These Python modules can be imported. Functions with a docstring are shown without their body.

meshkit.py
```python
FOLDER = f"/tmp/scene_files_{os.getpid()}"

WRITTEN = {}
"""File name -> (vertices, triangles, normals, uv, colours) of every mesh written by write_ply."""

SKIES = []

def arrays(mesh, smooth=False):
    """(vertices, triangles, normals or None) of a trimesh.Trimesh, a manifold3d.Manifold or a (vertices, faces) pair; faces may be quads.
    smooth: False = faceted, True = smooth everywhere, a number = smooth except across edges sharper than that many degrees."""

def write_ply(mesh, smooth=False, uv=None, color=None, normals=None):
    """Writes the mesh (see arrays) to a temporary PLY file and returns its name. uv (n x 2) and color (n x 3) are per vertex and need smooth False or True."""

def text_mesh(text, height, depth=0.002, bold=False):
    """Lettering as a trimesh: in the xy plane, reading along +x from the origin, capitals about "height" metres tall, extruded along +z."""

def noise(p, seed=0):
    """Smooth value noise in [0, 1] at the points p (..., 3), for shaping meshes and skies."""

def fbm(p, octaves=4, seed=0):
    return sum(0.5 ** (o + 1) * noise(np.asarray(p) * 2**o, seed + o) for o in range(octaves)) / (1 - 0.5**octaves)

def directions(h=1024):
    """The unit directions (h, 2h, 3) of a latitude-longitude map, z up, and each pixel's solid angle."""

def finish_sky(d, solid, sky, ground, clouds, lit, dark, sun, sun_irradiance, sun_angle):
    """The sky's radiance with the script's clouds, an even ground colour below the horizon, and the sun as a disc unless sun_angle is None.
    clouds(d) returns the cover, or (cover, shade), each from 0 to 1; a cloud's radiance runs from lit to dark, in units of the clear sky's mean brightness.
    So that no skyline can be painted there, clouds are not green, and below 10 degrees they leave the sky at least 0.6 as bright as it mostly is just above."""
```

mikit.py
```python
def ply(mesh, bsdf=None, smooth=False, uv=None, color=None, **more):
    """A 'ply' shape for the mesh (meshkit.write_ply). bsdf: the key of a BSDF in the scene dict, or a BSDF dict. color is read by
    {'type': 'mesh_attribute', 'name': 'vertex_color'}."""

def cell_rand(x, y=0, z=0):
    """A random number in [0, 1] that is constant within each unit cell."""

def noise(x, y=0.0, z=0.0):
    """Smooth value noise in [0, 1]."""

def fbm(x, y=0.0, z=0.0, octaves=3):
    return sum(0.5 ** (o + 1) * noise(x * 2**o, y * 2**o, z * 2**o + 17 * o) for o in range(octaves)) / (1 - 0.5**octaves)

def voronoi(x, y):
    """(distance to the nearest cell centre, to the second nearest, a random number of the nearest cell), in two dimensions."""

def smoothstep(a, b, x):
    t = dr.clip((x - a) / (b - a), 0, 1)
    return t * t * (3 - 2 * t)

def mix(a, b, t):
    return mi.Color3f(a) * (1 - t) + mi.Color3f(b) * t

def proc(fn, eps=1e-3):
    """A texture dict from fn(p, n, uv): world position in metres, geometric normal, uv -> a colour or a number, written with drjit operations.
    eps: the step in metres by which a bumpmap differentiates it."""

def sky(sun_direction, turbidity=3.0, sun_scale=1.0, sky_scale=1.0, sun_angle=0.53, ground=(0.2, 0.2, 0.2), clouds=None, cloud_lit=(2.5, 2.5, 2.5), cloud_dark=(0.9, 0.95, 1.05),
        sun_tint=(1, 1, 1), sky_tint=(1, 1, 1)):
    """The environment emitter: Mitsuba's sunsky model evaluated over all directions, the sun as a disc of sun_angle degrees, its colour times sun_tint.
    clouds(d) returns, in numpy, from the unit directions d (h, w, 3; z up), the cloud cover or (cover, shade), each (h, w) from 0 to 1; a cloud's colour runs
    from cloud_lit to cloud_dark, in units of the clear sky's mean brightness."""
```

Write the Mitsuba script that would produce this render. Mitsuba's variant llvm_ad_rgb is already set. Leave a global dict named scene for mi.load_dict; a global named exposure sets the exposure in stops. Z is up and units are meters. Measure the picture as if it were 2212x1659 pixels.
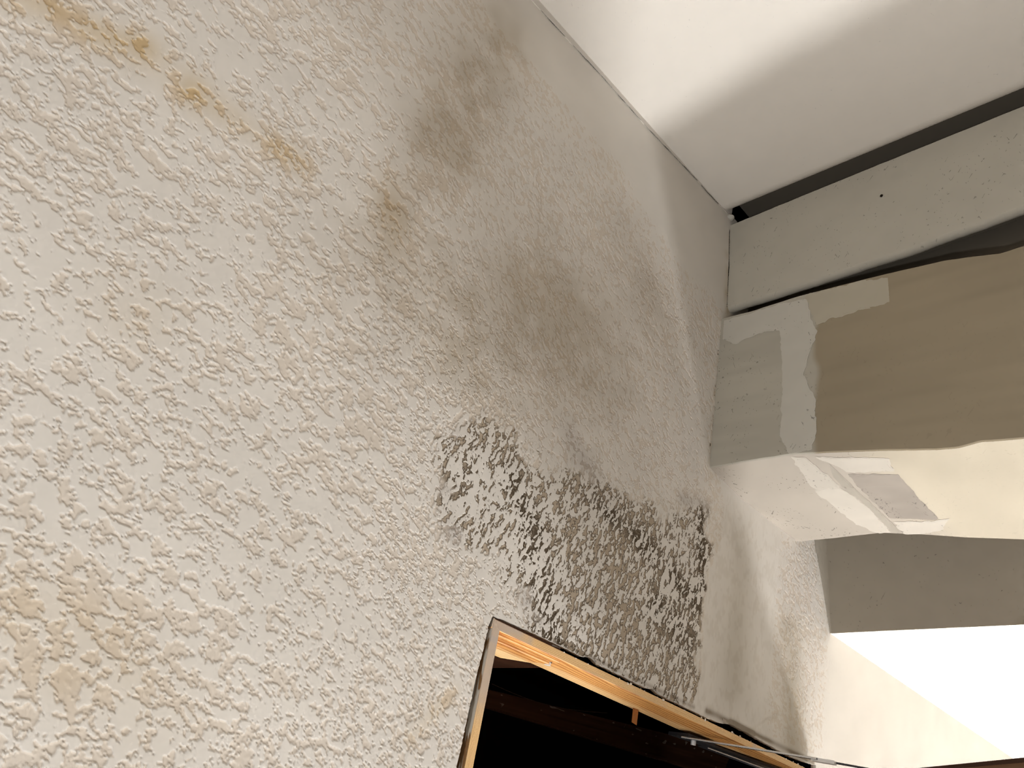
import math, random
import numpy as np, trimesh, shapely
from shapely.geometry import Polygon, LineString
import drjit as dr, mitsuba as mi
import mikit, meshkit
from mikit import cell_rand, smoothstep, mix

scene, labels = {}, {}
random.seed(7)
rng = np.random.default_rng(7)
CAM_Z, CEIL = 1.5, 2.5          # eye height, ceiling height (metres)

# ------------------------------------------------------------------ camera, light, exposure
RIGHT = np.array([0.69662911, -0.25269823, -0.67145476])
DOWN = np.array([0.49461929, 0.84709782, 0.19436318])
FWD = np.array([0.51967263, -0.46751353, 0.71510242])
T = mi.ScalarTransform4f
scene['camera'] = {'type': 'perspective', 'fov_axis': 'x', 'fov': math.degrees(2 * math.atan(1106 / 1553.9)), 'near_clip': 0.02,
                   'to_world': T().look_at(origin=[0, 0, CAM_Z], target=(np.array([0, 0, CAM_Z]) + FWD).tolist(), up=(-DOWN).tolist())}
exposure = -0.02
# two added, unseen lamps, placed to fit the brightness: position, radius, radiance
DAY = np.array([0.965, 0.985, 1.01])
LAMPS = {'added_globe_lamp': ((3.70, 3.20, 1.12), .26, DAY * 290), 'added_small_lamp': ((-1.0, 1.25, 1.55), .04, DAY * np.array([.975, 1, 1.03]) * 1330)}


# ------------------------------------------------------------------ helpers
def lab(key, label=None, cat=None, group=None, kind=None):
    d = {}
    if label: d['label'] = label
    if cat: d['category'] = cat
    if group: d['group'] = group
    if kind: d['kind'] = kind
    labels[key] = d


def add(key, mesh, bsdf, smooth=False, **kw):
    k, n = key, 0
    while k in scene:
        n += 1
        k = f'{key}_{n:03d}'
    scene[k] = mikit.ply(mesh, bsdf, smooth)
    if kw: lab(k, **kw)
    return k


def tri(v, f):
    return trimesh.Trimesh(np.asarray(v, float), np.asarray(f, int), process=False)


def grid_mesh(P, closed=False):
    """P (n, m, 3) -> triangles; closed joins the last column to the first."""
    n, m = P.shape[:2]
    i, j = np.meshgrid(np.arange(n - 1), np.arange(m if closed else m - 1), indexing='ij')
    a, b = i * m + j, i * m + (j + 1) % m
    c, d = a + m, b + m
    f = np.concatenate([np.stack([a, b, d], -1).reshape(-1, 3), np.stack([a, d, c], -1).reshape(-1, 3)])
    return tri(P.reshape(-1, 3), f)


def box(lo, hi):
    lo, hi = np.asarray(lo, float), np.asarray(hi, float)
    m = trimesh.creation.box(extents=hi - lo)
    m.apply_translation((lo + hi) / 2)
    return m


def bevel_box(lo, hi, r):
    """A box with chamfered edges."""
    import manifold3d as m3
    lo, hi = np.asarray(lo, float), np.asarray(hi, float)
    pts = []
    for k in range(3):
        a, b = lo + r, hi - r
        a[k], b[k] = lo[k], hi[k]
        pts += [[x, y, z] for x in (a[0], b[0]) for y in (a[1], b[1]) for z in (a[2], b[2])]
    m = m3.Manifold.hull_points(np.array(pts)).to_mesh()
    return tri(m.vert_properties[:, :3], m.tri_verts)


def hull(pts):
    return trimesh.convex.convex_hull(np.asarray(pts, float))


def tube(points, r, sides=12, caps=True):
    p = np.asarray(points, float)
    r = np.broadcast_to(r, (len(p),))
    t = np.gradient(p, axis=0)
    t /= np.linalg.norm(t, axis=1, keepdims=True)
    a = np.cross(t, [0.31, 0.9, 0.2])
    a /= np.linalg.norm(a, axis=1, keepdims=True)
    b = np.cross(t, a)
    ang = np.arange(sides) * 2 * np.pi / sides
    P = p[:, None] + r[:, None, None] * (np.cos(ang)[None, :, None] * a[:, None] + np.sin(ang)[None, :, None] * b[:, None])
    m = grid_mesh(P, True)
    if caps:
        v, f, n = list(m.vertices), list(m.faces), len(p)
        for row, c in ((0, p[0]), (n - 1, p[-1])):
            v.append(c)
            for j in range(sides):
                q = [row * sides + j, row * sides + (j + 1) % sides, len(v) - 1]
                f.append(q if row else q[::-1])
        m = tri(v, f)
    return m


def slab(poly, thick, place, fine=None):
    """A polygon extruded by thick, mapped by place(a, b, c) -> xyz; edge bevelled by shrinking the outer face."""
    poly = poly.buffer(0)
    parts = [trimesh.creation.extrude_polygon(g, 0.001, engine='earcut') for g in getattr(poly, 'geoms', [poly])]
    m = trimesh.util.concatenate(parts)
    if fine:
        m = tri(*trimesh.remesh.subdivide_to_size(m.vertices, m.faces, fine, max_iter=12))
    v = np.array(m.vertices) * [1, 1, thick / 0.001]
    return tri(np.stack(place(v[:, 0], v[:, 1], v[:, 2]), -1), m.faces)


def ragged(pts, step, amp, seed, freq=60.0, closed=True):
    """Resample a polyline and push it about with noise: torn or trowelled edges."""
    ls = LineString(list(pts) + ([pts[0]] if closed else []))
    n = max(4, int(ls.length / step))
    q = np.array([ls.interpolate(t, normalized=True).coords[0] for t in np.linspace(0, 1, n, endpoint=not closed)])
    p3 = np.c_[q * freq, np.full(len(q), seed * 3.7)]
    off = np.stack([meshkit.fbm(p3, 3, seed) - .5, meshkit.fbm(p3 + 50, 3, seed + 9) - .5], -1) * 2 * amp
    return q + off


# ------------------------------------------------------------------ noise for materials (two-dimensional, fast)
def n2(x, y, s=0.0):
    ix, iy = dr.floor(x), dr.floor(y)
    fx, fy = x - ix, y - iy
    tx, ty = fx * fx * (3 - 2 * fx), fy * fy * (3 - 2 * fy)
    a = dr.lerp(cell_rand(ix, iy, s), cell_rand(ix + 1, iy, s), tx)
    b = dr.lerp(cell_rand(ix, iy + 1, s), cell_rand(ix + 1, iy + 1, s), tx)
    return dr.lerp(a, b, ty)


def rot(x, y, deg):
    c, s = math.cos(math.radians(deg)), math.sin(math.radians(deg))
    return x * c + y * s, -x * s + y * c


def dirnoise(x, y, deg, along, across, seed, octs=3):
    """Noise stretched along a direction; the octaves are turned against each other so that no grid shows. About 0..1, mean 0.5."""
    tot, w = 0, 0
    for o in range(octs):
        a, b = rot(x, y, deg + (0, 17, -23, 31)[o])
        k, g = 2.05 ** o, (1.0, 0.75, 0.64, 0.34)[o]
        tot = tot + g * n2(a / along * k + 13.7 * o + 3, b / across * k + 7.1 * o + 5, seed + o)
        w += g
    return tot / w


def gauss(x, y, cx, cy, deg, rx, ry):
    a, b = rot(x - cx, y - cy, deg)
    return dr.exp(-(dr.square(a / rx) + dr.square(b / ry)))


def seg(x, y, ax, ay, bx, by, w):
    dx, dy = bx - ax, by - ay
    t = dr.clip(((x - ax) * dx + (y - ay) * dy) / (dx * dx + dy * dy), 0, 1)
    return dr.exp(-(dr.square(x - ax - t * dx) + dr.square(y - ay - t * dy)) / (w * w))


def rgb(r, g, b):
    """sRGB 0..255 -> linear."""
    return [((c / 255 + .055) / 1.055) ** 2.4 if c > 10 else c / 255 / 12.92 for c in (r, g, b)]


# ------------------------------------------------------------------ ceiling: knock-down texture with water stains and mould
MOULD = [(0.640, -0.545), (0.703, -0.563), (0.823, -0.540), (0.969, -0.566), (1.106, -0.578), (1.267, -0.615), (1.405, -0.684), (1.437, -0.60), (1.452, -0.484),
         (1.446, -0.364), (1.455, -0.255), (1.40, -0.215), (1.06, -0.215), (0.95, -0.215), (0.915, -0.270), (0.872, -0.301), (0.787, -0.338), (0.674, -0.343), (0.642, -0.372), (0.650, -0.426), (0.624, -0.469)]


def h2(ix, iy, s):
    h = (ix.astype(np.int64) * 374761393 + iy.astype(np.int64) * 668265263 + int(s) * 2147483647) & 0xFFFFFFFF
    h = ((h ^ (h >> 13)) * 1274126177) & 0xFFFFFFFF
    return ((h ^ (h >> 16)) & 0xFFFFFF) / 16777215.0


def N2(x, y, s=0):
    """n2 for arrays: the relief is modelled, not shaded."""
    ix, iy = np.floor(x), np.floor(y)
    fx, fy = x - ix, y - iy
    tx, ty = fx * fx * (3 - 2 * fx), fy * fy * (3 - 2 * fy)
    a = h2(ix, iy, s) * (1 - tx) + h2(ix + 1, iy, s) * tx
    b = h2(ix, iy + 1, s) * (1 - tx) + h2(ix + 1, iy + 1, s) * tx
    return a * (1 - ty) + b * ty


def step(a, b, x):
    t = np.clip((x - a) / (b - a), 0, 1)
    return t * t * (3 - 2 * t)


def dirnoise(x, y, deg, along, across, seed, octs=3):
    """Noise stretched along a direction; the octaves are turned against each other so that no grid shows. About 0..1, mean 0.5."""
    tot, w = 0, 0
    for o in range(octs):
        a, b = rot(x, y, deg + (0, 17, -23, 31)[o])
        k, g = 2.05 ** o, (1.0, 0.75, 0.64, 0.34)[o]
        tot = tot + g * N2(a / along * k + 13.7 * o + 3, b / across * k + 7.1 * o + 5, seed + o)
        w += g
    return tot / w


def polygon_distance(x, y, P):
    """Signed distance to a polygon, positive inside."""
    d, inside = np.full(x.shape, 9.0), np.zeros(x.shape, bool)
    for (ax, ay), (bx, by) in zip(P, P[1:] + P[:1]):
        dx, dy = bx - ax, by - ay
        t = np.clip(((x - ax) * dx + (y - ay) * dy) / (dx * dx + dy * dy), 0, 1)
        d = np.minimum(d, np.hypot(x - ax - t * dx, y - ay - t * dy))
        if abs(dy) > 1e-9:
            inside ^= ((ay > y) != (by > y)) & (x < ax + dx * (y - ay) / dy)
    return np.where(inside, d, -d)


def knock(x, y, pd):
    """Signed field: above 0 the flattened plateaus, below 0 the recesses between them."""
    wx = x + 0.006 * (N2(x * 70, y * 70, 41) - .5)
    wy = y + 0.006 * (N2(x * 70 + 9, y * 70, 42) - .5)
    big = step(0.75, 0.25, x + 0.25 * (N2(x * 3, y * 3, 43) - .5) + 0.25 * np.maximum(-y - 0.8, 0))
    mould = step(-0.09, 0.05, pd)
    a = dirnoise(wx, wy, 12, 0.0180, 0.0098, 51, 4)
    b = dirnoise(wx, wy, 30, 0.0110, 0.0060, 61, 4)
    c = dirnoise(wx, wy, 100, 0.0140, 0.0056, 71, 4)
    wa, wc = big * (1 - mould), mould
    wb = np.maximum(1 - wa - wc, 0)
    n = ((a - .5) * wa + (b - .5) * wb + (c - .5) * wc) / np.sqrt(wa * wa + wb * wb + wc * wc)
    patchy = N2(x * 7 + 3, y * 7, 44) - .5
    return n + 0.040 + 0.10 * patchy - 0.045 * mould * step(0.75, 1.1, x)


def relief(x, y):
    """How strongly the texture stands out: it fades into the skimmed strip along the walls."""
    wob = 0.10 * (N2(x * 6, y * 6, 45) - .5)
    far = step(-1.47, -1.20, y + wob - 0.16 * np.maximum(x - 0.55, 0))
    side = 1 - 0.97 * step(1.36, 1.50, x + 0.6 * wob)
    rightend = step(1.64, 1.84, x + wob) * step(-0.20, -0.30, y) * step(2.12, 1.98, x) * 0.5
    return np.maximum(far * side, rightend)


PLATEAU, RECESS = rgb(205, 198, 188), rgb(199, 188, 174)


def ceiling_colour(p, n, uv):
    x, y = p.x, p.y
    s, d = uv.x, uv.y               # the relief's field and the distance inside the mould's outline, from the mesh
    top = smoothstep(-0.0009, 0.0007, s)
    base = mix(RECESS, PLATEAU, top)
    lo = n2(x * 9, y * 9, 81) * .6 + n2(x * 24 + y * 4, y * 24, 82) * .4
    base = base * (0.94 + 0.11 * lo)
    # dirty brown-grey clouds
    ed = 0.6 + 0.8 * n2(x * 26, y * 26, 83)
    cloud = 0.8 * seg(x, y, 0.43, -1.40, 0.40, -1.05, 0.09) + 0.55 * seg(x, y, 0.40, -1.02, 0.385, -0.80, 0.06) + 0.55 * seg(x, y, 0.40, -0.70, 0.78, -0.80, 0.14) \
        + 0.5 * gauss(x, y, 0.85, -0.88, 20, 0.22, 0.13) + 0.42 * gauss(x, y, 1.06, -1.10, 30, 0.17, 0.10) + 0.4 * gauss(x, y, 0.62, -0.62, 10, 0.16, 0.08) + 0.22 * gauss(x, y, 0.85, -0.80, 20, 0.50, 0.30)
    base = base * mix([1, 1, 1], [0.70, 0.66, 0.60], dr.clip(cloud * ed, 0, 1))
    mott = 0.6 * smoothstep(0.40, 0.75, n2(x * 62, y * 44, 95) * .6 + n2(x * 160, y * 110, 96) * .4) * smoothstep(1.40, 1.46, x) * smoothstep(1.85, 1.65, x) * smoothstep(-0.80, -0.70, y)
    base = base * mix([1, 1, 1], [0.88, 0.86, 0.83], mott)
    soft_streaks = 0.55 * seg(x, y, 1.56, -0.68, 1.60, -0.33, 0.065) + 0.95 * seg(x, y, 1.84, -0.52, 1.90, -0.25, 0.062) + 0.4 * gauss(x, y, 1.50, -0.90, 0, 0.08, 0.08)  # soft darker streaks to the right of the mould
    base = base * mix([1, 1, 1], [0.66, 0.635, 0.585], dr.clip(soft_streaks * (0.75 + 0.5 * n2(x * 14, y * 8, 97)), 0, 1))
    # yellowed water marks, mostly in the recesses
    yel = 1.1 * seg(x, y, -0.22, -0.70, -0.07, -0.75, 0.03) + 0.9 * seg(x, y, 0.02, -0.75, 0.19, -0.765, 0.028) + 0.55 * seg(x, y, -0.06, -0.75, 0.02, -0.75, 0.04) \
        + 0.6 * gauss(x, y, 0.36, -0.81, 60, 0.07, 0.03) + 0.6 * gauss(x, y, 0.24, 0.0, 20, 0.14, 0.07) + 0.55 * seg(x, y, 0.735, -0.02, 0.79, -0.10, 0.016) + 0.4 * gauss(x, y, 0.1, -0.40, 0, 0.06, 0.05)
    yel = dr.clip(0.7 * yel * ed, 0, 1) * (1 - 0.4 * top)
    base = base * mix([1, 1, 1], [0.80, 0.66, 0.44], yel)
    # brownish patches in the angle with the boxing
    angle_brown = seg(x, y, 1.345, -1.50, 1.375, -1.22, 0.022) * n2(x * 40, y * 40, 84) + 0.8 * seg(x, y, 1.372, -1.10, 1.395, -0.80, 0.016) * n2(x * 90, y * 60, 85)
    base = base * mix([1, 1, 1], [0.66, 0.60, 0.48], dr.clip(angle_brown * 1.1, 0, 1))
    # mould: black-brown rims round every plateau, and streaks where it fills the recesses
    zone = smoothstep(-0.012, 0.014, d)
    rec = smoothstep(0.0004, -0.0004, s)
    rim = smoothstep(-0.0023, -0.0008, s)
    dark = 1.15 * seg(x, y, 0.79, -0.48, 0.895, -0.38, 0.03) + 1.3 * seg(x, y, 0.89, -0.385, 0.975, -0.235, 0.034) + 0.95 * seg(x, y, 1.006, -0.538, 1.19, -0.510, 0.021) \
        + 0.9 * seg(x, y, 1.18, -0.515, 1.40, -0.46, 0.03) + 1.0 * seg(x, y, 1.395, -0.655, 1.44, -0.47, 0.033) + 0.8 * seg(x, y, 1.28, -0.40, 1.40, -0.37, 0.045) + 0.75 * seg(x, y, 0.66, -0.40, 0.70, -0.45, 0.03)
    streak = dr.clip(1.25 * dark * (0.45 + 1.0 * n2(x * 26, y * 10, 88)), 0, 1)
    grain = 0.7 + 0.6 * n2(x * 300, y * 300, 89)
    speck = smoothstep(0.80, 0.9, n2(x * 330, y * 330, 90))
    floor_c = mix([0.64, 0.59, 0.525], [0.155, 0.132, 0.105], streak * dr.clip(grain, 0, 1))
    floor_c = mix(floor_c, [0.85, 0.8, 0.74], 0.6 * speck)
    rec_c = mix(floor_c, mix([0.36, 0.32, 0.27], [0.15, 0.128, 0.10], 0.35 + 0.65 * streak), rim)
    base = base * mix([1, 1, 1], rec_c, zone * rec)
    # bluish-grey smudges fringing it
    smu = seg(x, y, 0.905, -0.63, 1.0, -0.575, 0.028) + seg(x, y, 0.655, -0.39, 0.70, -0.335, 0.022) + seg(x, y, 0.89, -0.30, 0.94, -0.255, 0.02) + 0.8 * seg(x, y, 1.03, -0.57, 1.12, -0.55, 0.02) + 0.8 * seg(x, y, 1.30, -0.67, 1.40, -0.69, 0.02) + 0.6 * seg(x, y, 0.66, -0.52, 0.63, -0.47, 0.015)
    base = base * mix([1, 1, 1], [0.66, 0.645, 0.65], dr.clip(smu * ed, 0, 1) * (1 - 0.75 * zone) * (1 - 0.4 * top))
    cut_band = seg(x, y, 1.50, -0.243, 1.70, -0.240, 0.007) + 0.9 * seg(x, y, 1.60, -0.243, 2.0, -0.238, 0.006) + 0.6 * seg(x, y, 0.98, -0.243, 1.45, -0.238, 0.005)  # darker brown band along the upper cut of the hatch
    base = base * mix([1, 1, 1], [0.42, 0.38, 0.33], dr.clip(cut_band * ed, 0, 1))
    return base


def bsdf(name, colour, rough=None, bump=None, eps=5e-4, spec=0.3, metal=0.0):
    c = mikit.proc(colour) if callable(colour) else {'type': 'rgb', 'value': list(colour)}
    if rough is None:
        b = {'type': 'diffuse', 'reflectance': c}
    else:
        b = {'type': 'principled', 'base_color': c, 'roughness': rough, 'metallic': metal, 'specular': spec}
    if bump is not None:
        b = {'type': 'bumpmap', 'arbitrary': mikit.proc(bump, eps), 'scale': 1.0, 'bsdf': b}
    scene[name] = {'type': 'twosided', 'bsdf': b}


bsdf('ceiling_plaster', ceiling_colour)


# plasters of the walls -------------------------------------------------
def flecks(a, b, dens, seed):
    """Sparse short dark flecks."""
    f = mi.Float(0)
    for k, (deg, s) in enumerate(((35, 95), (-20, 130))):
        u, v = rot(a, b, deg)
        m = n2(u * s, v * s * 2.6, seed + k)
        f = dr.maximum(f, smoothstep(dens, dens + 0.05, m))
    return f * smoothstep(0.42, 0.62, n2(a * 14, b * 14, seed + 5))


def plaster(base, tint=0.10, fleck=0.9, seed=1, axis='y', fl=0.55):
    def colour(p, n, uv):
        a, b = (p.y if axis == 'y' else p.x), p.z
        c = mi.Color3f(base) * (1 - tint + 2 * tint * (0.6 * n2(a * 8, b * 8, seed) + 0.4 * n2(a * 37, b * 30, seed + 1)))
        return c * (1 - fl * flecks(a, b, fleck, seed + 2))
    return colour


def plaster_bump(amp, f, seed, axis='y'):
    def h(p, n, uv):
        a, b = (p.y if axis == 'y' else p.x), p.z
        return amp * (n2(a * f, b * f, seed) + 0.5 * n2(a * f * 2.3, b * f * 2.1, seed + 1)) + amp * 3 * n2(a * f / 9, b * f / 9, seed + 2)
    return h


bsdf('white_wall', plaster(rgb(219, 212, 202), 0.02, 0.965, 101, 'x', .35), None, plaster_bump(0.00009, 260, 103, 'x'))
bsdf('grey_board', plaster(rgb(174, 168, 155), 0.05, 0.925, 111, 'y', 0.4), None, plaster_bump(0.00012, 240, 113))


def chase_colour(p, n, uv):
    a, z = p.y, p.z
    tan = smoothstep(0.735, 0.715, z - CAM_Z + 0.02 * (n2(a * 20, z * 9, 121) - .5))
    base = mix(rgb(164, 158, 145), rgb(142, 130, 110), tan)
    base = base * (0.9 + 0.2 * (0.6 * n2(a * 9, z * 6, 122) + 0.4 * n2(a * 60, z * 7, 123)))
    return base * (1 - 0.4 * flecks(a, z, 0.905, 124) * (1 - 0.8 * tan))


def chase_end_colour(p, n, uv):
    a, z = p.x, p.z - CAM_Z
    cream = smoothstep(0.70, 0.56, z + 0.03 * (n2(a * 12, z * 12, 131) - .5))
    base = mix(rgb(162, 153, 141), rgb(174, 164, 146), cream)
    base = base * (0.92 + 0.15 * n2(a * 10, z * 10, 132))
    return base * (1 - 0.5 * flecks(a, z, 0.90, 133) * (1 - 0.85 * cream))


bsdf('chase_side', chase_colour, None, plaster_bump(0.00012, 220, 126))
bsdf('chase_end', chase_end_colour, None, plaster_bump(0.0002, 200, 136, 'x'))
bsdf('joint_mud', plaster(rgb(182, 177, 166), 0.05, 0.93, 141), None, plaster_bump(0.00014, 120, 143))
bsdf('joint_mud_end', plaster(rgb(179, 171, 159), 0.06, 0.92, 146, 'x'), None, plaster_bump(0.0002, 120, 148, 'x'))
bsdf('tan_mud', plaster(rgb(168, 160, 143), 0.07, 0.95, 151), None, plaster_bump(0.00016, 90, 153))
bsdf('grey_rough', plaster(rgb(144, 135, 125), 0.10, 0.86, 156, 'x'), None, plaster_bump(0.00035, 260, 158, 'x'))
bsdf('tape_groove', plaster(rgb(155, 147, 135), 0.06, 0.93, 161, 'x'), None, plaster_bump(0.00012, 160, 163, 'x'))


def recess_bump(p, n, uv):
    return 0.00045 * n2(p.y * 55 + p.z * 20, p.z * 240, 171) + 0.0003 * n2(p.y * 110, p.z * 420, 172)


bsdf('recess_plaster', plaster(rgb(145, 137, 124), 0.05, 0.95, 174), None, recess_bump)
bsdf('bright_wall', plaster(rgb(226, 220, 208), 0.02, 0.985, 176, 'x', .3), None, plaster_bump(0.00008, 200, 178, 'x'))
bsdf('room_wall', rgb(170, 168, 166))
bsdf('room_floor', rgb(150, 148, 146))
bsdf('gap_shade', rgb(108, 100, 88))  # dark colour stands in for the shadow inside the open gaps
bsdf('gap_black', rgb(34, 30, 25))


# wood ------------------------------------------------------------------
def pine_face(p, n, uv):
    """Inner face of the end board: flat-sawn figure along x."""
    a, b = p.x, p.z - CEIL
    w = b + 0.055 * (n2(a * 3.2, b * 9, 201) - .5) + 0.02 * a + 0.012 * n2(a * 14, b * 40, 206)
    ring = 0.5 + 0.5 * dr.sin(w * 330)
    fine = n2(a * 30, b * 1500, 203)
    c = mix(rgb(214, 158, 92), rgb(168, 104, 50), 0.85 * dr.power(ring, 1.6))
    c = mix(c, rgb(232, 196, 142), 0.6 * smoothstep(0.085, 0.115, b + 0.03 * n2(a * 9, 0 * a, 204)))
    return c * (0.88 + 0.2 * fine)


def pine_edge(p, n, uv):
    """Narrow lower edges of the frame: tight straight grain, greyed with plaster near the corner."""
    alongx = dr.abs(p.y + 0.223) < 0.016
    a, b = dr.select(alongx, p.x, p.y), dr.select(alongx, p.y, p.x - 0.084 * p.y)
    line = 0.5 + 0.5 * dr.sin(b * 2600 + 3 * n2(a * 5, b * 300, 211))
    c = mix(rgb(222, 186, 134), rgb(176, 130, 78), line * (0.55 + 0.4 * n2(a * 14, b * 500, 212)))
    grey = smoothstep(0.12, 0.02, dr.abs(p.x - 0.855) + dr.maximum(p.x - 0.93, 0) * 4 + 0.06 * (n2(p.x * 60, p.y * 60, 213) - .5)) * smoothstep(-0.05, -0.13, p.y)
    grey = dr.maximum(grey, 0.7 * smoothstep(0.02, 0.0, dr.abs(p.x - 1.71)))
    dirt = 0.6 * smoothstep(0.62, 0.8, n2(p.x * 18, p.y * 70, 214))
    return mix(c, rgb(172, 156, 142), dr.clip(0.85 * grey + 0.25 * dirt, 0, 1))


def dark_wood(p, n, uv):
    g = n2(p.x * 6 + p.z * 60, p.y * 160 + p.x * 10, 221)
    fl = smoothstep(0.88, 0.92, n2(p.x * 34 + p.y * 20, p.y * 90, 222))
    return mix(mix(rgb(62, 38, 26), rgb(88, 56, 38), g), rgb(150, 138, 124), fl * .7)


def smear(p, n, uv):
    s = n2(p.y * 34 + p.z * 160, p.z * 180, 231) * .6 + n2(p.y * 80 - p.z * 120, p.z * 60, 232) * .4
    return mix(rgb(124, 92, 60), rgb(184, 174, 160), smoothstep(0.50, 0.66, s))


bsdf('pine_face', pine_face, 0.55, spec=.3)
bsdf('pine_edge', pine_edge, 0.6, spec=.2)
bsdf('pine_pale', lambda p, n, uv: mix(rgb(232, 204, 156), rgb(214, 172, 112), n2(p.x * 18, p.z * 700, 241)), 0.6, spec=.2)
bsdf('rafter_wood', dark_wood, 0.8, spec=.1)
bsdf('frame_side', smear, 0.8, spec=.1)
bsdf('attic_shade', rgb(22, 22, 24))  # near-black colour carries the darkness of the unlit attic
bsdf('door_brown', lambda p, n, uv: mix(rgb(122, 92, 66), rgb(96, 70, 50), n2(p.x * 8, p.y * 120, 251)), 0.6, spec=.2)
bsdf('door_edge', rgb(58, 40, 30), 0.7, spec=.1)
bsdf('black_steel', rgb(40, 40, 42), 0.45, spec=.5)
bsdf('steel', rgb(222, 220, 214), 0.45, metal=0.55)
bsdf('zinc', rgb(228, 226, 222), 0.5, metal=0.25)
bsdf('lamp_glass', [0.8, 0.8, 0.8])
bsdf('plaster_crumb', rgb(212, 200, 184))
bsdf('torn_paper', rgb(158, 146, 132))
bsdf('brown_scrap', rgb(150, 98, 56))

# ------------------------------------------------------------------ the setting
# ceiling sheet with the ragged cut-out for the attic hatch
FRAME = [(0.834, -0.2335), (2.005, -0.2175), (2.005, 0.52), (0.892, 0.52)]       # outer outline of the pine frame (slightly out of square)
cut_top = ragged([(0.831, -0.2355), (0.90, -0.2380), (0.993, -0.2380), (1.07, -0.2360), (1.10, -0.2420), (1.125, -0.2355), (1.283, -0.2325), (1.30, -0.2370), (1.325, -0.2315), (1.509, -0.2285),
                  (1.56, -0.2310), (1.60, -0.2380), (1.70, -0.2350), (1.80, -0.2300), (1.89, -0.2270), (1.96, -0.2300), (2.012, -0.234)], 0.004, 0.0016, 3, 120, False)
cut_left = ragged([(0.884, 0.56), (0.838, 0.004), (0.830, -0.12), (0.8265, -0.22), (0.830, -0.2365)], 0.004, 0.0014, 5, 130, False)
hole = Polygon(np.vstack([cut_top, [[2.02, 0.56]], cut_left])).buffer(0)
sheet = Polygon([(-2.6, -1.600), (4.3, -1.600), (4.3, 3.6), (-2.6, 3.6)]).difference(hole)
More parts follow.
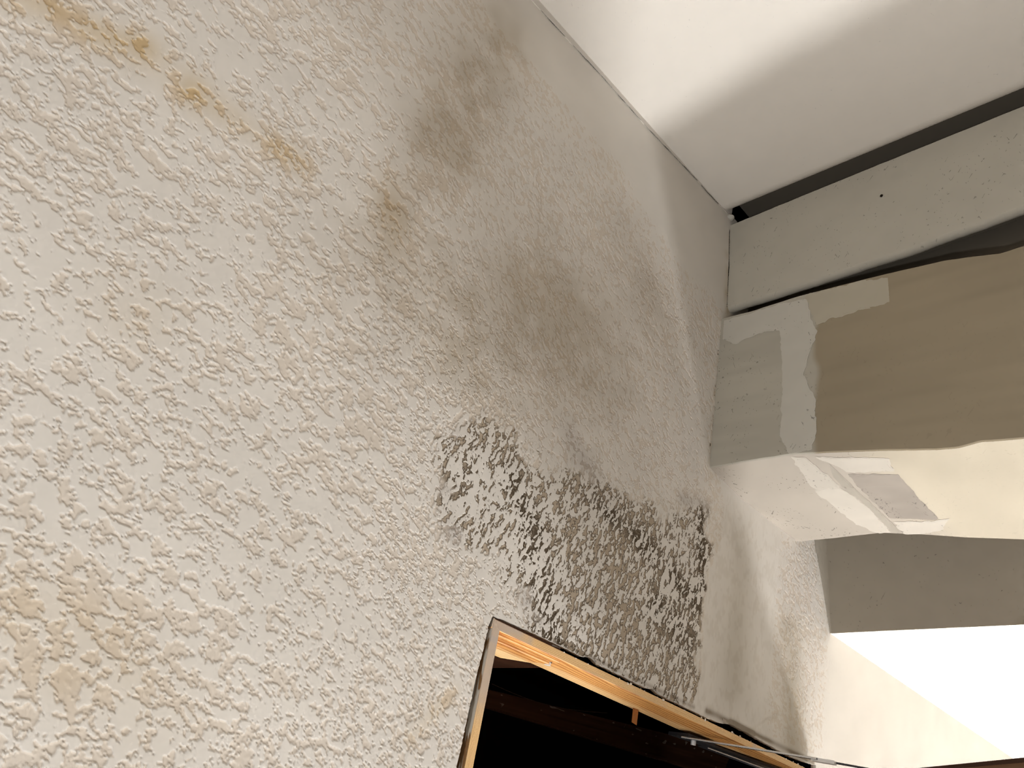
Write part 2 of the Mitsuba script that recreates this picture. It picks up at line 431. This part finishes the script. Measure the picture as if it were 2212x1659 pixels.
# the textured skin, modelled as relief: finest round the mould, fine where the photograph looks, coarser beyond
from scipy import ndimage
MID = Polygon([(0.53, -0.76), (1.52, -0.76), (1.52, -0.19), (0.53, -0.19)])
NEAR = Polygon([(-0.27, -0.67), (0.0, -1.02), (0.31, -1.43), (0.90, -1.50), (1.50, -1.48), (1.60, -0.86), (2.16, -0.86), (2.16, -0.21), (1.30, -0.20), (0.95, 0.04), (0.24, 0.17), (0.12, 0.03)])
WIDE = Polygon([(-1.6, -1.53), (1.52, -1.53), (1.62, -0.86), (2.16, -0.86), (2.16, -0.2), (1.30, -0.2), (0.95, 1.0), (-1.6, 1.0)])
skins, at = [], 0
for area, STEP in ((MID, 0.00112), (NEAR.difference(MID.buffer(-0.005)), 0.00158), (WIDE.difference(NEAR.union(MID).buffer(-0.012)), 0.0046)):
    x0, y0, x1, y1 = area.bounds
    X, Y = np.meshgrid(np.arange(x0 - STEP, x1 + STEP, STEP), np.arange(y0 - STEP, y1 + STEP, STEP), indexing='ij')
    inview = (shapely.contains_xy(area, X.ravel(), Y.ravel()) & ~shapely.contains_xy(hole, X.ravel(), Y.ravel())).reshape(X.shape)
    REL = np.zeros(X.shape); REL[inview] = relief(X[inview], Y[inview])
    inview &= REL > 0.012
    num = np.full(X.shape, -1); num[inview] = np.arange(inview.sum())
    x, y, r = X[inview], Y[inview], REL[inview]
    edge = np.clip(polygon_distance(x, y, list(WIDE.exterior.coords)[:-1]) / 0.03, 0, 1)
    pd = polygon_distance(x, y, MOULD)
    sf = knock(x, y, pd)
    hgt = step(-0.055, 0.025, sf) + 0.22 * np.exp(-((sf - 0.012) / 0.018) ** 2)
    pits = step(0.66, 0.86, N2(x * 270, y * 270, 46)) * (sf < -0.02)
    fine = N2(x * 240, y * 240, 47) + 0.4 * N2(x * 420, y * 420, 48) + 2.5 * N2(x * 34, y * 34, 49)
    z = CEIL - 0.0002 - r * edge * (0.00125 * hgt + 0.0004 * pits) - 0.00007 * fine * edge
    a, b, c, d4 = num[:-1, :-1].ravel(), num[1:, :-1].ravel(), num[1:, 1:].ravel(), num[:-1, 1:].ravel()
    ok = (a >= 0) & (b >= 0) & (c >= 0) & (d4 >= 0)
    a, b, c, d4 = a[ok], b[ok], c[ok], d4[ok]
    mfield = pd + 0.055 * (N2(x * 30, y * 30, 86) - .5) + 0.03 * (N2(x * 90, y * 70, 87) - .5)
    full = np.full(X.shape, 0.3); full[inview] = sf
    sd = (ndimage.distance_transform_edt(full > 0) - ndimage.distance_transform_edt(full <= 0)) * STEP     # metres to the plateau's edge
    sd = np.clip(ndimage.gaussian_filter(sd, 0.6)[inview], -0.02, 0.02)
    k = step(0.05, 0.35, r)
    skins.append((np.c_[x, y, z], np.concatenate([np.stack([a, c, b], 1), np.stack([a, d4, c], 1)]) + at, np.c_[sd * k + 0.01 * (1 - k), mfield]))
    at += len(x)
sv, sfaces, suv = (np.concatenate(q) for q in zip(*skins))
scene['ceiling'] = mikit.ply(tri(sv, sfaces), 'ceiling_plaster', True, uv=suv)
lab('ceiling', 'off-white knockdown textured ceiling with brown water stains and a dark mould patch by the hatch', kind='structure')
m = trimesh.creation.extrude_polygon(sheet, 0.013, engine='earcut')
m.apply_translation([0, 0, CEIL])
scene['ceiling__plasterboard'] = mikit.ply(m, 'ceiling_plaster', False, uv=np.tile([0.01, -1.0], (len(m.vertices), 1)))
lab('ceiling__plasterboard', 'smooth skimmed plasterboard')
# paper tape strip along the white wall, with the crack beside it
crk = ragged([(-0.6, -1.565), (0.40, -1.561), (0.493, -1.561), (0.539, -1.562), (0.721, -1.569), (0.918, -1.570), (1.133, -1.583), (1.229, -1.584), (1.30, -1.588)], 0.006, 0.0022, 8, 60, False)
tape = Polygon(np.vstack([crk, [[1.325, -1.592], [1.325, -1.66], [-0.6, -1.66]]])).buffer(0)
tp = (slab(tape, 0.0016, lambda a, b, c: (a, b, CEIL - 0.0014 + c)))
scene['ceiling__tape_strip'] = mikit.ply(tp, 'ceiling_plaster', False, uv=np.tile([0.01, -1.0], (len(tp.vertices), 1)))
lab('ceiling__tape_strip', 'narrow taped strip along the white wall')


def ribbon(pts, width, place, seed=0):
    """A crack: a narrow sliver of uneven width."""
    p = np.asarray(pts, float)
    t = np.gradient(p, axis=0)
    t /= np.linalg.norm(t, axis=1, keepdims=True)
    nn = np.c_[-t[:, 1], t[:, 0]]
    w = width * (0.35 + 1.3 * meshkit.noise(np.c_[p * 45, np.full(len(p), seed)], seed))
    w[0] = w[-1] = 0.0001
    P = np.stack([p - nn * w[:, None] / 2, p + nn * w[:, None] / 2], 1)
    return grid_mesh(np.stack(place(P[..., 0], P[..., 1]), -1))


vis = crk[(crk[:, 0] > 0.49) & (crk[:, 0] < 1.26)]
for a, b in ((0, .13), (.15, .52), (.53, .86), (.87, 1)):
    q = vis[int(a * len(vis)):int(b * len(vis))]
    add('ceiling__crack', ribbon(q, 0.0019, lambda x, y: (x, y + 0.0006, np.full_like(x, CEIL - 0.0018)), 4), 'gap_black', label='thin dark crack')
for pts, w in (([(1.3305, -1.545), (1.338, -1.50), (1.352, -1.42), (1.362, -1.34), (1.370, -1.28)], 0.0022), ([(1.358, -1.135), (1.362, -1.10)], 0.0025), ([(1.364, -1.055), (1.3695, -1.00)], 0.0026), ([(1.370, -0.995), (1.374, -0.955)], 0.0026),
               ([(1.375, -0.94), (1.380, -0.88)], 0.0026), ([(1.380, -0.87), (1.386, -0.815)], 0.0022)):
    q = ragged(pts, 0.004, 0.0012, 6, 100, False)
    add('ceiling__crack', ribbon(q, w, lambda x, y: (x - 0.0035, y, np.full_like(x, CEIL - 0.0006)), 9), 'gap_black', label='thin dark crack')
add('ceiling__crack', ribbon(ragged([(1.865, -0.765), (1.88, -0.745)], 0.004, .001, 2, 90, False), 0.0025, lambda x, y: (x, y, np.full_like(x, CEIL - 0.0006)), 3), 'gap_black', label='thin dark crack')


def loft(ring, hs):
    """Rings of plan points (functions of the height) joined into a sheet, heights from the camera's eye level."""
    return grid_mesh(np.array([[(*q, CAM_Z + h) for q in ring(h)] for h in hs]))


def wob(h, seed, amp, f=40):
    return amp * 2 * float(meshkit.fbm(np.array([[h * f, seed * 5.1, 0.3]]), 3, seed)[0] - .5)


def curve(table):
    t = np.array(sorted(table))
    return lambda h: float(np.interp(h, t[:, 0], t[:, 1]))


HS = np.r_[-1.5, np.arange(-0.2, 1.0, 0.008), 1.0]
# white wall at the back; it turns into a groove beside the boxing
ang = np.linspace(0, np.pi / 2, 9)


def wall_back(h):
    pts = [(-2.6, -1.568), (-1.0, -1.572), (0.478, -1.582), (1.15, -1.589)]
    for t in ang:                                   # eased corner, 25 mm
        pts.append((1.272 + 0.05 * math.sin(t), -1.5905 - 0.05 * (1 - math.cos(t))))
    return pts


add('wall_back', loft(wall_back, HS), 'white_wall', 35, kind='structure', label='smooth white wall running away from the corner at the upper right')
add('wall_back__gap', loft(lambda h: [(1.321, -1.640), (1.326, -1.665), (1.42, -1.665), (1.43, -1.560)], HS), 'gap_shade', 35, label='open gap beside the boxing, its shade put into a dark colour')

s1_bot = curve([(1.0, -1.277), (.82, -1.279), (.68, -1.284), (.52, -1.288), (.39, -1.300), (.29, -1.308), (.25, -1.313), (-1.5, -1.36)])
s1_top = curve([(1.0, -1.5655), (.81, -1.569), (.57, -1.573), (.2, -1.576), (-1.5, -1.58)])


def wall_boxing(h):
    vt, vb = s1_top(h) + wob(h, 1, 0.0012), s1_bot(h) + wob(h, 2, 0.003)
    r = 0.014
    pts = [(1.44, vt - 0.004), (1.333, vt), (1.330, vt + 0.003)]
    fx, fy = 1.370, vb
    for t in np.linspace(0, np.radians(130), 12):
        pts.append((fx + r * (1 - math.cos(t)), fy - r + r * math.sin(t)))
    return pts


add('wall_boxing', loft(wall_boxing, HS), 'grey_board', 40, kind='structure', label='grey plasterboard boxing between the two dark grooves')

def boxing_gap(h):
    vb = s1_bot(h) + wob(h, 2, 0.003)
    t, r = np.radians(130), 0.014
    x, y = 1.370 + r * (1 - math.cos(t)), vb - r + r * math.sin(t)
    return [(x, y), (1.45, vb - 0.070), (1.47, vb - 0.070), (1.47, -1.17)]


add('wall_boxing__gap', loft(boxing_gap, HS), 'gap_shade', 40, label='open gap below the boxing, its shade put into a dark colour')

s2_top = curve([(1.0, -1.234), (.912, -1.229), (.776, -1.233), (.687, -1.229), (.573, -1.223), (.497, -1.217), (.44, -1.212), (.378, -1.199), (.336, -1.188), (.294, -1.19), (.25, -1.193), (-1.5, -1.19)])
s2_bot = curve([(1.0, -.792), (.887, -.798), (.779, -.800), (.685, -.792), (.563, -.779), (.481, -.768), (.44, -.767), (.40, -.774), (.33, -.770), (.298, -.770), (-1.5, -.77)])
e_u = curve([(1.0, 1.841), (.892, 1.828), (.757, 1.806), (.66, 1.829), (.58, 1.856), (.47, 1.880), (.43, 1.89), (-1.5, 1.90)])


def chase_side(h):
    vt, vb = s2_top(h) + wob(h, 3, 0.0012), s2_bot(h) + wob(h, 4, 0.0018)
    pts = [(1.44, vt - 0.002), (1.353, vt), (1.3495, vt + 0.0035)]
    for k in np.linspace(0.05, 0.95, 12):
        pts.append((1.3495 + k * 0.0375, vt + 0.0035 + k * (vb - vt - 0.008)))
    return pts + [(1.3872, vb - 0.006), (1.3890, vb - 0.002), (1.3925, vb)]


def chase_end(h):
    vb, ue = s2_bot(h) + wob(h, 4, 0.0018), e_u(h) + wob(h, 5, 0.0012)
    ve = -0.7765
    pts = [(1.3925, vb)]
    for k in np.linspace(0.03, 1, 14):
        pts.append((1.3925 + k * (ue - 0.004 - 1.3925), vb + (ve - vb) * min(1, k * 3)))
    return pts + [(ue, ve - 0.004), (ue, -0.86), (ue, -1.2)]


add('wall_chase', loft(chase_side, HS), 'chase_side', 30, kind='structure', label='patched tan and grey plasterboard chase side facing the room')
add('wall_chase__end_face', loft(chase_end, HS), 'chase_end', 30, label='bright cream end face with patched joints')

side_u = lambda v: 1.3495 + (v + 1.228) * (0.0375 / 0.437)


def on_side(thick):
    return lambda a, b, c: (side_u(a) - 0.0002 - c * thick, a, CAM_Z + b)


HT = np.linspace(0.3, 1.05, 300)
VB, UE = np.array([s2_bot(q) + wob(q, 4, 0.0018) for q in HT]), np.array([e_u(q) for q in HT])


def end_v(u, h):
    vb, ue = np.interp(h, HT, VB), np.interp(h, HT, UE)
    return vb + (-0.7765 - vb) * np.clip((u - 1.3925) / (ue - 1.3965) * 3, 0, 1)


def on_end(thick):
    return lambda a, b, c: (a, end_v(a, b) + 0.0004 + c * thick, CAM_Z + b)


def patch(key, pts, mat, place, seed, amp=0.004, label=None):
    q = Polygon(ragged(pts, 0.006, amp, seed, 70)).buffer(0)
    inner = q.buffer(-0.004)
    base = slab(q, 1.0, lambda a, b, c: place(a, b, c * 0.55), 0.02)
    parts = [base]
    if not inner.is_empty:
        parts.append(slab(inner, 1.0, place, 0.02))
    add(key, trimesh.util.concatenate(parts), mat, label=label)


patch('wall_chase__joint_compound', [(-1.221, .990), (-1.222, .82), (-1.141, .817), (-1.150, .881), (-1.136, .948), (-1.16, .990)], 'joint_mud', on_side(0.0005), 21, 0.008, label='pale grey skim at the top corner')
patch('wall_chase__joint_compound', [(-1.221, .825), (-1.215, .755), (-1.15, .742), (-1.112, .726), (-1.002, .759), (-.926, .727), (-.845, .725), (-.802, .733), (-.802, .793), (-.85, .812), (-1.024, .812), (-1.161, .826)], 'joint_mud', on_side(0.0007), 22, 0.007, label='white band of joint compound')
patch('wall_chase__joint_compound', [(-1.226, .758), (-1.221, .666), (-1.212, .532), (-1.165, .528), (-1.134, .531), (-1.135, .579), (-1.138, .645), (-1.136, .698), (-1.125, .726)], 'tan_mud', on_side(0.0006), 23, 0.008, label='light beige skim patch')
patch('wall_chase__joint_compound', [(1.40, .79), (1.405, .755), (1.495, .738), (1.646, .716), (1.803, .732), (1.806, .761), (1.741, .791), (1.606, .799), (1.482, .796)], 'joint_mud_end', on_end(0.0006), 24, 0.009, label='white joint compound band on the end face')
patch('wall_chase__joint_compound', [(1.431, .716), (1.514, .707), (1.648, .706), (1.807, .706), (1.804, .732), (1.644, .726), (1.485, .731)], 'tape_groove', on_end(0.0006), 25, 0.002, label='grey taped strip on the end face')
patch('wall_chase__joint_compound', [(1.479, .695), (1.496, .593), (1.741, .60), (1.719, .699)], 'grey_rough', on_end(0.0003), 26, 0.006, label='rough grey patch on the end face')
patch('wall_chase__joint_compound', [(1.739, .700), (1.744, .579), (1.80, .61), (1.822, .67), (1.815, .706)], 'joint_mud_end', on_end(0.0005), 27, 0.009, label='white joint compound at the lower edge')
patch('wall_chase__joint_compound', [(1.405, .735), (1.422, .583), (1.483, .596), (1.471, .692), (1.431, .716)], 'joint_mud_end', on_end(0.0005), 28, 0.009, label='white joint compound at the upper edge')

# recess wall between the chase and the bright wall; it rolls out of the ceiling
BA, BB = np.array([1.940, -0.864]), np.array([2.057, -0.588])
bn = np.array([-(BB - BA)[1], (BB - BA)[0]]); bn /= np.linalg.norm(bn)       # into the room


def recess_sheet():
    rows = []
    ts = np.linspace(-0.25, 1.0, 26)
    for t in ts:
        c = BA + t * (BB - BA)
        r = 0.006 + 0.030 * max(0.0, 1 - t) ** 1.2
        col = []
        for q in np.linspace(0, np.pi / 2, 8):
            o = c + bn * r * (1 - math.sin(q))
            col.append((*o, CEIL + 0.0005 - r * (1 - math.cos(q))))
        for h in (0.93, 0.85, 0.7, 0.522, 0.40, 0.0, -1.5):
            k = (1 - h)
            o = c + (np.array([-0.0356 * k, -0.0858 * k]) if t > 0.5 else np.array([-0.0356 * k, -0.0858 * k]) * max(0, t) * 2)
            col.append((*o, CAM_Z + h))
        rows.append(col)
    return grid_mesh(np.array(rows))


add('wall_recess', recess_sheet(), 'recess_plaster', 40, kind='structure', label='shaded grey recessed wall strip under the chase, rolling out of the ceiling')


def wall_right(h):
    k = 1 - h
    x0, y0 = 2.057 - 0.0356 * k + wob(h, 6, .0006), -0.588 - 0.0858 * k
    return [(x0 + 0.05, y0 - 0.2), (x0 - 0.0005, y0 - 0.002), (x0, y0)] + [(x0 + t * (4.3 - x0), y0 + t * (-0.578 - y0)) for t in np.linspace(.02, 1, 12)]


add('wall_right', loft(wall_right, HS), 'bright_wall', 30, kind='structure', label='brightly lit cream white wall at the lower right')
# the rest of the room, outside the frame
add('floor', box((-2.6, -1.85, -0.05), (4.3, 3.6, 0)), 'room_floor', kind='structure', label='plain floor below')
add('wall_left', box((-2.65, -1.7, 0), (-2.6, 3.6, CEIL)), 'room_wall', kind='structure', label='plain left wall')
add('wall_front', box((-2.6, 3.6, 0), (4.3, 3.65, CEIL)), 'room_wall', kind='structure', label='plain wall behind the camera')
add('wall_end', box((4.3, -0.7, 0), (4.35, 3.6, CEIL)), 'room_wall', kind='structure', label='plain wall beyond the bright wall')

# small marks on the setting
def lump(c, r, seed, n=2):
    s = trimesh.creation.icosphere(n, 1.0)
    v = np.array(s.vertices)
    v = v * (0.75 + 0.5 * meshkit.fbm(v * 1.6 + seed, 3, seed))[:, None] * np.asarray(r)
    return tri(v + np.asarray(c), s.faces)


add('wall_boxing__nail_hole', lump((1.3440, -1.472, CAM_Z + .574), (.0012, .0045, .0035), 3), 'gap_black', True, label='black nail hole')
add('wall_boxing__plaster_plug', lump((1.319, -1.583, CEIL - 0.002), (.012, .008, .012), 5, 3), 'joint_mud', True, label='pale plaster plug in the top corner')

# ------------------------------------------------------------------ attic hatch: pine frame
def frame_board(outer, inner, z0, z1, key, mats, label=None):
    """A board given by its outer and inner long edges in plan; the lower edge and the faces are separate so each takes its grain."""
    (a0, a1), (b0, b1) = outer, inner
    r = 0.0012
    o0, o1, i0, i1 = map(np.array, (a0, a1, b0, b1))
    d0, d1 = (i0 - o0) / np.linalg.norm(i0 - o0), (i1 - o1) / np.linalg.norm(i1 - o1)
    P = lambda q, z: (q[0], q[1], z)
    sec = lambda o, i, d: [P(o, z1), P(o, z0 + r), P(o + d * r, z0), P(i - d * r, z0), P(i, z0 + r), P(i, z1)]
    return np.array([sec(o0 + (o1 - o0) * t, i0 + (i1 - i0) * t, d0) for t in np.linspace(0, 1, 24)])


H = 'attic_hatch'
lab(H, 'unpainted pine lined attic hatch opening cut into the textured ceiling', 'attic hatch')
Z0 = CEIL - 0.0015
G = frame_board(((0.832, -0.2325), (2.003, -0.2165)), ((0.832, -0.2165), (2.003, -0.2020)), Z0, CEIL + 0.135, 'x', None)
add(H + '__end_board', grid_mesh(G[:, [3, 4, 5]]), 'pine_face', 30, label='orange pine board with curved grain')
eb = grid_mesh(G[:, [0, 1, 2, 3]])
add(H + '__end_board__lower_edge', eb, 'pine_edge', 30, label='tight grained lower edge, greyed by plaster at the corner')
add(H + '__end_board__back', trimesh.util.concatenate([grid_mesh(G[:, [5, 0]])]), 'rafter_wood')
G = frame_board(((0.8335, -0.2335), (0.896, 0.52)), ((0.8525, -0.2165), (0.915, 0.52)), Z0 - 0.0008, CEIL + 0.135, 'x', None)
add(H + '__side_board', grid_mesh(G[:, [1, 2, 3, 4]]), 'pine_edge', 30, label='narrow pine board edge greyed by plaster')
add(H + '__side_board__outer_face', grid_mesh(G[:, [0, 1]]), 'frame_side', label='brown outer face smeared with grey plaster')
add(H + '__side_board__inner_face', grid_mesh(G[:, [4, 5, 0]]), 'pine_face')
G = frame_board(((2.003, 0.52), (2.003, -0.2165)), ((1.985, 0.52), (1.985, -0.202)), Z0, CEIL + 0.135, 'x', None)
add(H + '__side_board', grid_mesh(G, True), 'pine_edge', 30)
G = frame_board(((2.003, 0.538), (0.896, 0.538)), ((2.003, 0.52), (0.896, 0.52)), Z0, CEIL + 0.135, 'x', None)
add(H + '__end_board', grid_mesh(G, True), 'pine_edge', 30)
# stop block in the corner: two stepped battens with a pale chamfered lower edge
yb = lambda u: -0.2165 + (u - 0.834) * 0.0126
blk = [box((0.853, -0.225, CEIL + 0.018), (1.033, yb(.93) + 0.006, CEIL + 0.040)), box((0.853, -0.225, CEIL + 0.044), (1.034, yb(.93) + 0.0075, CEIL + 0.098))]
add(H + '__stop_block', trimesh.util.concatenate([bevel_box((0.853, -0.225, CEIL + 0.0445), (1.034, yb(.93) + 0.0075, CEIL + 0.098), .0015), bevel_box((0.853, -0.225, CEIL + 0.012), (1.030, yb(.93) + 0.004, CEIL + 0.041), .0015)]), 'pine_face', 20, label='short orange pine stop block with a groove')
add(H + '__stop_block__batten', hull([(0.853, -0.225, CEIL + .098), (1.036, -0.225, CEIL + .098), (0.853, yb(.93) + .0085, CEIL + .098), (1.036, yb(.93) + .0085, CEIL + .098),
                                     (0.853, -0.225, CEIL + .140), (1.0, -0.225, CEIL + .140), (0.853, yb(.93) + .016, CEIL + .132), (0.985, yb(.93) + .016, CEIL + .132), (1.036, -0.222, CEIL + .110)]), 'pine_pale', label='pale batten with a clipped end')
# screw in the end board
sc = trimesh.creation.cylinder(0.0062, 0.009, sections=20); sc.apply_transform(trimesh.transformations.rotation_matrix(np.pi / 2, [1, 0, 0])); sc.apply_translation((1.037, yb(1.037) + 0.003, CEIL + .052))
add(H + '__screw', sc, 'zinc', label='bright screw head')
rg = trimesh.creation.annulus(0.0062, 0.0100, 0.0016, sections=20); rg.apply_transform(trimesh.transformations.rotation_matrix(np.pi / 2, [1, 0, 0])); rg.apply_translation((1.037, yb(1.037) + 0.0008, CEIL + .055))
add(H + '__screw__washer', rg, 'black_steel', label='dark washer')
# splinter hanging from the board, torn crumbs of plaster along the cut
add(H + '__splinter', hull([(1.398, yb(1.4) - .001, CEIL + .118), (1.414, yb(1.4) - .001, CEIL + .118), (1.398, yb(1.4) - .001, CEIL + .122), (1.414, yb(1.4) - .001, CEIL + .122),
                            (1.399, yb(1.4) + .030, CEIL + .120), (1.420, yb(1.4) + .032, CEIL + .121), (1.408, yb(1.4) + .027, CEIL + .1235)]), 'brown_scrap', label='small brown wood splinter')
for k in range(34):
    u = 0.88 + 1.08 * random.random() ** 0.8
    w = random.choice([.0007, .0009, .0012, .0020])
    add('attic_hatch__plaster_crumb', lump((u, -0.2322 + (u - .834) * 0.0126 + random.uniform(-.0008, .0022), CEIL - .0016), (w * random.uniform(1, 2.4), w, w * .7), k, 1), 'plaster_crumb', True)
for u, w in ((1.110, .013), (1.312, .010), (1.566, .012)):      # torn flaps of drywall paper
    q = ragged([(u, -.2425), (u + w, -.2415), (u + w * 1.1, -.2350), (u + w * .2, -.2335)], .0015, .0022, int(u * 100), 200)
    add('ceiling__torn_paper', slab(Polygon(q).buffer(0), .0012, lambda a, b, c: (a, b, CEIL - .0025 + c + (b + .243) * .15)), 'torn_paper', label='torn flap of plasterboard paper')
lab('ceiling__torn_paper', 'torn flap of plasterboard paper')

# ------------------------------------------------------------------ attic above the hatch
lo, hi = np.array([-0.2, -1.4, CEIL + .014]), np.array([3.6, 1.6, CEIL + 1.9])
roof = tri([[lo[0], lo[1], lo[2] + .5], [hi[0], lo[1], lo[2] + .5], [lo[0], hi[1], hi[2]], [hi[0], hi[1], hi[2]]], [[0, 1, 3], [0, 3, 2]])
add('attic_roof', roof, 'attic_shade', kind='structure', label='underside of the roof seen through the hatch, attic darkness put into its colour')
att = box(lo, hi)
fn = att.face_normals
add('attic_wall', tri(att.vertices, att.faces[np.abs(fn[:, 2]) < .5]), 'attic_shade', kind='structure', label='attic sides seen through the hatch, attic darkness put into their colour')


def beam(corners, h, up, ext, key, label):
    """A timber whose underside has these corners (plan points of the eye's ray at unit height)."""
    c = np.array(corners) * h
    c = np.array([c[0] + ext * (c[0] - c[1]), c[1] + ext * (c[1] - c[0]), c[2] + ext * (c[2] - c[3]), c[3] + ext * (c[3] - c[2])])
    pts = [(*q, CAM_Z + h) for q in c] + [(*q, CAM_Z + h + up) for q in c]
    add(key, hull(pts), 'rafter_wood', label=label, cat='roof timber')


beam([(0.868, -0.122), (1.468, -0.174), (1.445, -0.118), (0.872, -0.095)], 1.75, 0.09, 0.25, 'rafter', 'long dark brown rafter crossing the black opening of the hatch')
beam([(0.800, -0.230), (1.010, -0.260), (1.010, -0.1985), (0.800, -0.1390)], 1.38, 0.12, 0.0, 'ceiling_joist', 'short dark brown timber in the top corner of the hatch')
# thin wire
w = [np.array([a * 1.6, b * 1.6, CAM_Z + 1.6 + 0.01 * math.sin(4 * t)]) for t in np.linspace(0, 1, 14) for a, b in [(0.866 + .30 * t, -0.132 - 0.028 * t + .012 * math.sin(3 * t))]]
add('wire', tube(w, .0013, 6), 'door_edge', True, label='thin wire hanging in the dark attic above the rafter', cat='wire')

# ------------------------------------------------------------------ folding attic ladder: door panel hanging from the end of the hatch, and its arm
L = 'attic_ladder'
lab(L, 'brown fold-down attic ladder door hanging at the lower right with steel arm', 'attic ladder')
dirn = np.array([-0.752, 0, -0.659]); nrm = np.array([0.659, 0, -0.752])     # along the panel; away from its upper face
hinge = np.array([2.000, 0, CEIL - 0.002])


def panel_box(s0, s1, y0, y1, t0, t1):
    return hull([hinge + dirn * s + nrm * t + np.array([0, y, 0]) for s in (s0, s1) for y in (y0, y1) for t in (t0, t1)])


add(L + '__panel', panel_box(0.02, 1.06, -0.2, 0.46, 0.0, 0.022), 'door_brown', label='brown door panel')
add(L + '__panel__edge_strip', panel_box(0.02, 1.06, -0.2005, -0.1955, -0.003, 0.0225), 'door_edge', label='dark edge strip')
Pv = lambda u, h, y=-0.2: np.array([u, y, CAM_Z + h])
# bracket on the end board
br = [hull([Pv(1.575, 1.09, -.200), Pv(1.665, 1.075, -.200), Pv(1.69, 1.125, -.200), Pv(1.60, 1.165, -.200), Pv(1.575, 1.09, -.192), Pv(1.665, 1.075, -.192), Pv(1.69, 1.125, -.192), Pv(1.60, 1.165, -.192)])]
add(L + '__bracket', br[0], 'black_steel', label='black pivot bracket')
bolt = trimesh.creation.cylinder(.006, .012, sections=6); bolt.apply_transform(trimesh.transformations.rotation_matrix(np.pi / 2, [1, 0, 0])); bolt.apply_translation(Pv(1.612, 1.100, -.187))
add(L + '__bracket__bolt', bolt, 'zinc', label='bright bolt head')


def bar(p0, p1, wid, thk, side=(1.0, 0, 0.1)):
    """A flat steel bar from p0 to p1."""
    d = (p1 - p0) / np.linalg.norm(p1 - p0)
    s = np.asarray(side, float); s = s - d * (s @ d); s /= np.linalg.norm(s)
    n = np.cross(d, s)
    return hull([p + s * a + n * b for p in (p0, p1) for a, b in ((-wid / 2, -thk / 2), (wid / 2, -thk / 2), (wid / 2, thk / 2), (-wid / 2, thk / 2))])


A0, A1, A2 = Pv(1.585, 1.112, -.190), Pv(1.600, .792, -.1985), Pv(1.630, .655, -.2015)
add(L + '__arm', bar(A0, A1, .010, .003), 'black_steel', label='long dark steel arm')
add(L + '__arm__rounded_edge', tube([A0 + [-.0050, 0, 0], (A0 + A1) / 2 + [-.0050, 0, 0], A1 + [-.0050, 0, 0]], .0020, 10), 'steel', True, label='shiny edge of the arm')
add(L + '__arm', bar(Pv(1.612, .87, -.1985), A2, .0075, .003), 'black_steel', label='lower dark steel arm')
add(L + '__arm_sleeve', bar(Pv(1.606, .806, -.197), Pv(1.612, .760, -.1985), .0155, .007), 'steel', 20, label='bright steel sleeve joining the arm')
# dark rail folded along the end board
R0, R1 = np.array([1.70, -.197, CEIL + .135]), np.array([1.975, -.190, CEIL + .03])
add(L + '__rail', bar(R0, R1, .034, .006, (0, .2, 1)), 'black_steel', label='black folded rail')
add(L + '__rail__lip', tube([R0 + [0, .006, -.018], (R0 + R1) / 2 + [0, .006, -.018], R1 + [0, .006, -.018]], .0014, 8), 'steel', True, label='worn bright lip of the rail')

# ------------------------------------------------------------------ added lamps (unseen, outside the frame)
def bulb_lamp(key, pos, radiance, r, label):
    lab(key, label, 'lamp')
    x, y, z = pos
    scene[key + '__bulb'] = {'type': 'sphere', 'center': list(pos), 'radius': r, 'bsdf': {'type': 'ref', 'id': 'lamp_glass'}, 'emitter': {'type': 'area', 'radiance': {'type': 'rgb', 'value': radiance.tolist()}}}
    add(key + '__socket', tube([(x, y, z - r * .9), (x, y, z - r - .03), (x, y, z - r - .06)], [.018, .020, .016], 16), 'black_steel', 30)
    add(key + '__pole', tube([(x, y, .03), (x, y, .5), (x, y, z - r - .05)], .010), 'black_steel', 30)
    ft = trimesh.creation.cylinder(.14, .03, sections=32); ft.apply_translation((x, y, .015))
    add(key + '__base', ft, 'black_steel', 30)


for key, text in (('added_globe_lamp', 'added unseen globe light behind the camera, made large for soft shadows'), ('added_small_lamp', 'added unseen bulb light on a low stand to the left of the camera')):
    bulb_lamp(key, LAMPS[key][0], LAMPS[key][2], LAMPS[key][1], text)
